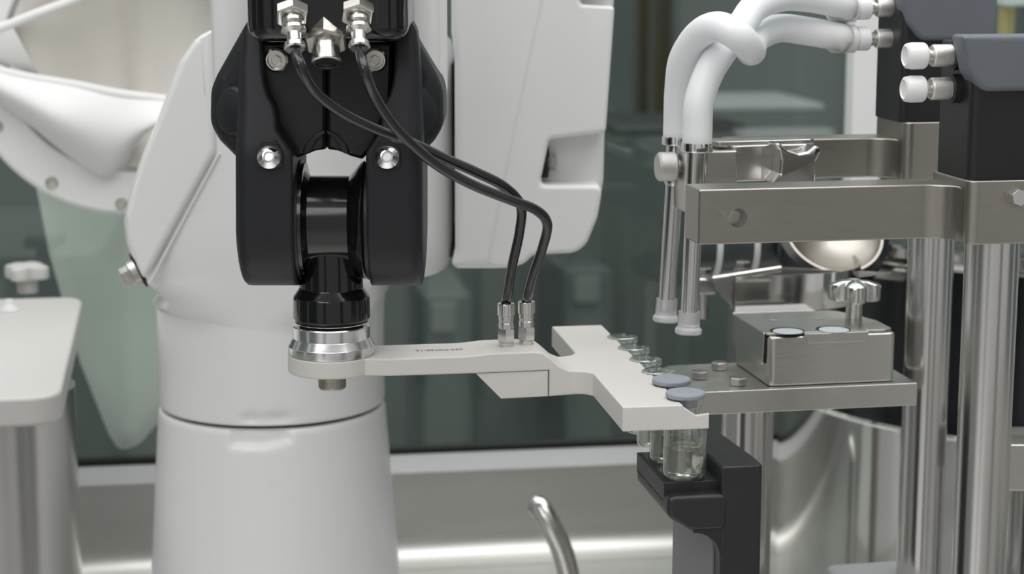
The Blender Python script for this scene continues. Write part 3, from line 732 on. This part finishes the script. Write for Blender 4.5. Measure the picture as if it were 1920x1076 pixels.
m2 = motor(S2, fa2, .4506, S2.B(1800, -40, -.0195).z, -.0290, [(1690, -40), (1697, 10), (1704, 45), (1726, 77), (1850, 75)], [(1676, 14), (1674, 72)], .004, S2.B(1871, 40, -.0195).x)
for c, h in m2:
    MB().lathe([(.0026, .0150), (.0066, .0152), (.0070, .0160), (.0070, .0222), (.0062, .0225), (.0058, .0300)], (c.x, c.y, c.z), (-1, 0, 0), 36).build('hose_barb', 'white_plastic', h)
p2 = [S2.o + S2.M.transposed() @ Vector((c.x - .024, c.y, c.z)) for c, h in m2]

# ------------------------------------------------------------------ needle holder
NY = 1.06
NF = Frame(Vector((atY(1290, 300, NY).x, NY, 0)), 10.5)
nh = thing('needle_holder', 'steel needle holder with knurled knob and wing screw between the two arms', 'holder', NF.o, NF.yaw)
def NL(px, py, b): return NF.B(px, py, b)
# block and plate carrying both needles
pa = NL(1300, 284, -.004); pb = NL(1382, 345, -.004)
MB().box(pa.x, pb.x, -.004, .022, pb.z - .004, pa.z, .0012).build('clamp_block', 'steel_brushed_h', nh)
pc = NL(1241, 262, .03); pd = NL(1300, 345, -.006)
MB().prism(rounded([(pa.x - .004, -.006), (pa.x + .004, -.006), (pa.x + .004, .040), (pa.x - .004, .040)], .0015), NL(1300, 400, -.006).z, pa.z + .001, .0008, 'xy').build('needle_plate', 'steel_brushed_h', nh)
arm = [(pb.x - .002, .000), (pb.x + .016, .003), (pb.x + .026, .003), (pb.x + .046, .004), (pb.x + .05, .008), (pb.x + .046, .018), (pb.x - .002, .018)]
MB().prism(rounded(arm, .003), NL(1420, 340, .002).z, NL(1420, 272, .002).z, .0012, 'xy').build('arm', 'steel_brushed_h', nh)
MB().prism(rounded([(pb.x - .01, .004), (pb.x + .047, .008), (pb.x + .05, .012), (pb.x + .044, .024), (pb.x - .01, .024)], .003), NL(1420, 272, .002).z - .001, NL(1420, 272, .002).z + .0022, .0008, 'xy').build('arm_cover', 'steel_brushed_h', nh)
w0 = [(1452, 270), (1462, 268), (1478, 280), (1498, 287), (1516, 284), (1530, 273), (1540, 276), (1541, 285), (1532, 303), (1529, 346), (1446, 346), (1462, 325), (1464, 300), (1460, 282)]
MB().prism(rounded([(NL(x, y, -.012).x, NL(x, y, -.012).z) for x, y in w0], .0012), -.012, .004, .0022, 'xz', n=4).build('wing_screw', 'steel_fine', nh)
kc = NL(1262, 312, .012)
MB().lathe([(.0038, -.022), (.0038, .0), (.0075, .0004), (.0082, .0015), (.0082, .0098), (.0070, .0112), (.0005, .0114)], (kc.x + .002, kc.y, kc.z), (-1, 0, 0), 40).build('knurled_knob', 'nickel_knurl', nh)
tops = []
for (xt, yt, xb, yb, capy, yy) in ((1307, 274, 1292, 592, 625, 1.045), (1270, 262, 1250, 568, 602, 1.085)):
    t = NF.loc(atY(xt, yt, yy)); b = NF.loc(atY(xb, yb, yy)); e = NF.loc(atY(xb - 4, capy, yy))
    ax = (b - t).normalized(); L = (b - t).length
    n = MB().lathe([(.0049, -.004), (.0049, L + .004), (.0038, L + .004)], t, ax, 32).build('needle', 'steel_column', nh)
    MB().lathe([(.0070, -.002), (.0086, -.0018), (.0088, -.0008), (.0088, .0022), (.0084, .0030), (.0052, .0032)], t, ax, 40).build('collar', 'chrome', n)
    MB().lathe([(.0060, .0032), (.0060, .024), (.0052, .026)], t, ax, 32).build('needle_sleeve', 'steel_fine', n)
    L2 = (e - t).length
    MB().lathe([(.0050, L - .0025), (.0061, L - .0025), (.0062, L2 - .004), (.0075, L2 - .0025), (.0076, L2 - .0008), (.0070, L2), (.0045, L2 + .0002)], t, ax, 36).build('needle_cap', 'cap_clear', n)
    tops.append((xt, yt, yy))
# ------------------------------------------------------------------ silicone tubes
def stube(pts, label):
    path = catmull([p if isinstance(p, Vector) else atY(*p) for p in pts], 8)
    t = thing('silicone_tube', label, 'tube', path[0], 0, 'milky silicone tubes of the filling arms')
    MB().tube(path, .0082, 24).build('tube_wall', 'silicone', t, off=path[0])
    return t
e0, e1 = p2[0], p2[1]
ef = Vector((-math.cos(R_(10.5)), -math.sin(R_(10.5)), 0))
stube([(1307, 272, 1.045), (1308, 240, 1.045), (1311, 190, 1.045), (1330, 135, 1.05), (1362, 85, 1.06), (1392, 45, 1.075), (1418, 12, 1.085), (1470, -6, 1.10), (1530, -2, 1.115), (1585, 12, 1.125), e0 + ef * .012, e0],
      'milky silicone tube from the front needle up to the upper motor port')
stube([(1270, 260, 1.085), (1271, 225, 1.085), (1273, 170, 1.08), (1281, 112, 1.07), (1310, 66, 1.055), (1345, 50, 1.04), (1382, 66, 1.032), (1407, 92, 1.045), (1408, 92, 1.07), (1420, 70, 1.095), (1460, 53, 1.11), (1510, 58, 1.12), (1575, 70, 1.125), e1 + ef * .012, e1],
      'milky silicone tube from the rear needle, curling over to the lower motor port')

# ------------------------------------------------------------------ bowl feeder behind
BFO = Vector((atY(1950, 760, 1.50).x, 1.50, 0)); RB = .212
bf = thing('bowl_feeder', 'large polished steel bowl feeder behind the filling columns', 'feeder', BFO)
zr1 = atY(1950, 838, 1.50 - RB).z; zr2 = atY(1950, 523, 1.50 - RB).z; zr3 = atY(1950, 486, 1.50 - RB).z
print('feeder', BFO, zr1, zr2, zr3)
MB().lathe([(RB - .004, .0), (RB - .004, zr1 - .004)], seg=96).build('base_drum', 'steel_polished', bf)
MB().lathe([(RB - .006, zr1 - .005), (RB, zr1 - .004), (RB + .001, zr1 - .002), (RB, zr1), (RB - .012, zr1 + .001)], seg=96).build('lower_rim', 'chrome', bf)
MB().lathe([(RB - .03, zr1), (RB - .03, zr2)], seg=96).build('inner_wall', 'dark_smoked', bf)  # middle wall in plain glossy near-black
MB().lathe([(RB - .035, zr2 - .001), (RB, zr2 - .001), (RB + .001, zr2 + .001), (RB, zr2 + .003), (RB - .004, zr2 + .004), (RB - .004, zr3 - .003), (RB, zr3 - .002), (RB, zr3), (RB - .006, zr3 + .0005), (RB - .03, zr3 - .02), (.05, zr3 - .05)], seg=96).build('upper_bowl', 'steel_polished', bf)

# ------------------------------------------------------------------ feed chute behind the box
CY = 1.24
CF = Frame(Vector((atY(1370, 560, CY).x, CY, 0)), 10.0)
ch = thing('feed_chute', 'polished steel feed chute with thin side walls behind the star knob', 'chute', (CF.o.x, CF.o.y, 0), CF.yaw)
q = lambda px, py, b: CF.B(px, py, b)
a0 = q(1379, 540, 0); a1 = q(1560, 540, 0)
zt_, zb_ = q(1450, 516, 0).z, q(1450, 584, 0).z
wallp = [Vector((a0.x, 0, 0)), Vector((a1.x - .02, 0, 0)), Vector((a1.x, .003, 0)), Vector((a1.x + .02, .016, 0)), Vector((a1.x + .034, .040, 0)), Vector((a1.x + .04, .07, 0))]
wp = catmull(wallp, 6)
MB().grid([[Vector((p.x, p.y, z)) for p in wp] for z in (zb_, zt_)]).build('front_wall', 'steel_polished', ch, solid=.0016)
MB().prism(rounded([(a0.x - .002, -.016), (q(1535, 575, -.01).x, -.016), (q(1535, 575, -.01).x, .0), (a0.x - .002, .0)], .002), zb_ - .002, zb_ + .0005, .0005, 'xy').build('front_ledge', 'white_plastic', ch)  # bright lit edge of the steel flange put in as white colour
sa = q(1345, 525, .03); sb = q(1396, 600, -.03)
MB().prism([(a0.x, zt_), (q(1338, 522, .01).x, q(1338, 522, .01).z), (q(1336, 530, .01).x, q(1340, 536, .01).z), (q(1398, 606, .01).x, q(1398, 606, .01).z), (a0.x + .01, zb_ - .004)], .004, .007, 0, 'xz').build('side_plate', 'steel_brushed', ch)
e = [q(1336, 524, .02), q(1464, 504, .02)]
MB().tube([e[0], e[1]], .0022, 10).build('guide_rod', 'steel_fine', ch)
MB().prism([(e[0].x - .004, e[0].z), (e[1].x, e[1].z), (e[1].x + .08, e[1].z - .006), (a1.x, zt_ - .01), (a0.x, zt_ - .012)], .024, .027, 0, 'xz').build('rear_plate', 'steel_brushed', ch)
for px, py in ((1320, 515), (1392, 503)):
    c = q(px, py, .04)
    MB().hexa(.0052, 0, .005, (c.x, c.y, c.z), rot=.4).lathe([(.0062, -.0012), (.0062, 0)], (c.x, c.y, c.z), seg=24).lathe([(.003, -.03), (.003, -.001)], (c.x, c.y, c.z), seg=16).build('hex_bolt', 'steel_fine', ch)
MB().box(q(1306, 522, .03).x, q(1345, 522, .03).x, .03, .07, q(1320, 553, .03).z, q(1320, 522, .03).z, .002).build('rail_end', 'steel_brushed', ch)
for px, y0 in ((1320, -.002), ):
    pass
zg = q(1380, 600, .0).z
MB().box(a0.x + .004, a0.x + .03, .004, .03, 0, zb_ - .001, .002).build('chute_leg', 'steel_brushed', ch)
# tilted sorting bowl and smoked guard behind the chute
dc = atY(1560, 442, 1.33)
sd = thing('sorting_bowl', 'tilted round steel bowl with dark edge seen under the front bar', 'bowl', dc)
dax = Vector((.12, -.72, .68))
MB().lathe([(.001, -.010), (.018, -.008), (.030, .0), (.0335, .006), (.0350, .006), (.0345, .001), (.030, -.010), (.012, -.016), (.001, -.017)], (0, 0, 0), dax, 64).build('bowl', 'steel_bar', sd)
MB().lathe([(.0352, .0055), (.0352, -.006), (.040, -.012), (.040, .0035)], (0, 0, 0), dax, 64, closed=True).build('bowl_collar', 'dark_smoked', sd)
MB().tube([-dax.normalized() * .014, -dax.normalized() * .026, Vector((.03, .035, -.03)), Vector((.060, .050, -.036))], .006, 12).build('bowl_stem', 'steel_brushed', sd)
gc = atY(1395, 452, 1.36)
gd = thing('tube_guard', 'smoked cylindrical guard with two pale rings behind the filling needles', 'guard', gc)
MB().lathe([(.020, -.040), (.0245, -.039), (.0250, -.036), (.0250, .036), (.0245, .039), (.020, .040)], (0, 0, 0), (1, .15, 0), 48).build('guard_tube', 'smoked_green', gd)
for t_ in (-.024, .003):
    MB().lathe([(.0251, t_ - .0022), (.0262, t_ - .0020), (.0262, t_ + .0020), (.0251, t_ + .0022)], (0, 0, 0), (1, .15, 0), 48, closed=True).build('guard_ring', 'white_plastic', gd)
MB().lathe([(.006, -gc.z), (.006, -.022)], (.01, 0, 0), (0, 0, 1), 24).build('guard_post', 'steel_brushed', gd)

# ------------------------------------------------------------------ bent pipe
pp = [atY(1006, 948, 1.43), atY(1016, 956, 1.425), atY(1032, 985, 1.42), atY(1050, 1022, 1.42), atY(1062, 1060, 1.42), atY(1068, 1100, 1.42)]
last = pp[-1].copy(); last.z = 0; last.x += .001
bp_ = thing('bent_pipe', 'bent polished steel pipe rising from the floor beside the robot', 'pipe', (last.x, last.y, 0))
path = catmull(pp + [last], 8)
MB().tube(path, .0085, 24).build('pipe', 'steel_fine', bp_, off=(last.x, last.y, 0))
MB().lathe([(.016, .0), (.016, .004), (.009, .006)], seg=32).build('floor_collar', 'steel_fine', bp_)

# ------------------------------------------------------------------ side bench at the left
ZB = .268
n0, n1 = atZ(115, 735, ZB), atZ(155, 560, ZB)
yawb = math.atan2(-(n1.x - n0.x), n1.y - n0.y)
BO = Vector((n0.x, n0.y, 0)); LB = (n1 - n0).length
sbn = thing('side_bench', 'cream rounded side table on a round steel column at left', 'table', BO, yawb)
print('bench yaw', math.degrees(yawb), LB)
th_ = ZB - atY(112, 790, n0.y).z
MB().prism(rounded([(0, -.012), (0, LB + .012), (-.30, LB + .012), (-.30, -.012)], .024, 8), ZB - th_, ZB, .003, 'xy', n=4).build('table_top', 'bench_white', sbn)
cxp = Frame(BO, math.degrees(yawb)).loc(atY(148, 900, BO.y + .11)); cr = .062
MB().lathe([(cr, 0), (cr, ZB - th_ - .0002)], (cxp.x - cr, .11, 0), seg=64).build('column', 'steel_column', sbn)
MB().lathe([(.09, 0), (.09, .006), (.086, .008)], (cxp.x - cr, .11, 0), seg=64).build('column_foot', 'steel_column', sbn)
sk = thing('star_knob', 'cream star knob standing at the back of the side table', 'knob', atZ(52, 548, ZB + .0005))
star_knob(Vector((0, 0, 0)), 0, .0195, .013, .0085, .012, 'bench_white', sk)
pn = thing('table_fitting', 'small bright metal peg on the side table near its star knob', 'peg', atZ(18, 582, ZB + .0003))
MB().lathe([(.0055, 0), (.0050, .004), (.0036, .0046), (.0034, .0085), (.0024, .009)], seg=28).build('peg', 'white_plastic', pn)
MB().lathe([(.0075, 0), (.0075, .0012), (.005, .0016)], seg=28).build('peg_base', 'white_plastic', pn)

# ------------------------------------------------------------------ glove port
GPc = WF.B(235, 102, -.05)
gp = thing('glove_port', 'white round glove port with folded white sleeve in the window', 'glove port', WF.o, WF.yaw)
RO = (WF.B(0, 290, -.05) - GPc).length
print('port R', RO)
MB().lathe([(RO - .036, 0), (RO - .002, 0), (RO, .002), (RO, .010), (RO - .003, .012), (RO - .034, .012), (RO - .036, .010)], (GPc.x, -.046, GPc.z), (0, -1, 0), 96, closed=True).build('port_ring', 'robot_white', gp, wn=False)
MB().lathe([(RO - .034, 0), (RO - .034, .05), (RO - .05, .05), (RO - .05, 0)], (GPc.x, .0005, GPc.z), (0, -1, 0), 96, closed=True).build('port_barrel', 'robot_white', gp, wn=False)
for px, py in ((97, 343), (228, 382), (-6, 238)):
    c = WF.B(px, py, -.058)
    MB().lathe([(.0052, 0), (.0052, .0012), (.0042, .0022), (.0012, .0024)], (c.x, -.0578, c.z), (0, -1, 0), 20).build('ring_screw', 'nickel', gp)
# folded glove: inside of the cuff, its rolled lip and the flap hanging below
rows = []
for j in range(25):
    row = []
    for i in range(41):
        u = -1 + i / 20; v = -1 + j / 12
        uu, vv = u * math.sqrt(1 - v * v / 2), v * math.sqrt(1 - u * u / 2)
        x = GPc.x + uu * (RO - .040); z = GPc.z + vv * (RO - .040)
        px_fold = WF.B(255, 100, -.03).x
        d = (x - px_fold) / .008
        b = -.018 - .012 * math.exp(-d * d) * (1 if x < px_fold else .4) + .006 * math.tanh(d * .8) - .008 * math.sin((x - px_fold) * 55) - .030 * (uu * uu + vv * vv)
        row.append(Vector((x, b, z)))
    rows.append(row)
MB().grid(rows).build('glove_inside', 'cloth_beige', gp, solid=.001)
lipb = [(420, 205), (330, 190), (220, 176), (140, 160), (60, 147), (0, 133), (-50, 112), (-75, 85), (-55, 66), (0, 53), (60, 30), (135, 2), (200, -26)]
lp = catmull([WF.B(px, py, -.066) for px, py in lipb], 6)
MB().tube(lp, .0042, 12).build('cuff_lip', 'cloth_white', gp)
topc = catmull([WF.B(px, py, -.067) for px, py in ((-75, 85), (-50, 112), (0, 133), (60, 147), (140, 160), (220, 176), (300, 187), (380, 200))], 6)
botc = catmull([WF.B(px, py, -.066) for px, py in ((-90, 100), (-70, 140), (-5, 190), (60, 236), (130, 292), (200, 330), (250, 275), (300, 215))], 6)
rows = []
for j in range(13):
    s = j / 12; row = []
    for i, (t, b) in enumerate(zip(topc, botc)):
        p = t.lerp(b, s); 
        p.y -= .020 * math.sin(math.pi * min(1, s * 1.0)) * (1 + .3 * math.sin(i * .35))
        row.append(p)
    rows.append(row)
MB().grid(rows).build('cuff_flap', 'cloth_white', gp, solid=.0014)
t2 = catmull([WF.B(px, py, -.068) for px, py in ((-75, 85), (-55, 66), (0, 55), (24, 50))], 6)
b2 = catmull([WF.B(px, py, -.05) for px, py in ((-70, 100), (-40, 116), (10, 138), (80, 150))], 6)
rows = [[t.lerp(b, s) + Vector((0, -.006 * math.sin(math.pi * s), 0)) for t, b in zip(t2, b2)] for s in [k / 8 for k in range(9)]]
MB().grid(rows).build('cuff_fold', 'cloth_white', gp, solid=.0012)
# sleeve hanging on the far side of the pane
sl_ = [(55, 300), (90, 480), (150, 690), (200, 815), (222, 853), (262, 838), (330, 760), (400, 600), (430, 300)]
MB().prism(rounded([(WF.B(px, py, .05).x, WF.B(px, py, .05).z) for px, py in sl_], .02), .045, .10, .018, 'xz', n=5).build('hanging_sleeve', 'sleeve_cloth', gp)

# ------------------------------------------------------------------ odds and ends at the right edge
c = atY(1886, 40, 2.25)
gr = thing('gold_rod', 'slim gold coloured upright rod under a white plate at top right', 'rod', (c.x, c.y, -1.0))
MB().lathe([(.0095, 0), (.0095, 1.9)], seg=24).build('rod', 'gold', gr)
MB().lathe([(.06, 0), (.06, .012), (.012, .02)], seg=32).build('rod_foot', 'steel_fine', gr)
zpl = atY(1890, 12, 2.22).z + 1.0
MB().prism(rounded([(-.012, -.03), (.2, -.03), (.2, .05), (-.012, .05)], .006), zpl, zpl + .12, .003, 'xy').build('top_plate', 'white_plastic', gr)
p = atY(1886, 838, 1.10); q_ = atY(1960, 925, 1.10)
rbk = thing('side_column', 'short steel column with block top at the right edge', 'column', (p.x + .02, 1.12, 0))
MB().box(-.02, .03, -.015, .03, q_.z, p.z, .001).build('top_block', 'steel_brushed', rbk)
MB().lathe([(.017, 0), (.017, q_.z)], (.006, .004, 0), seg=40).build('post', 'steel_column', rbk)
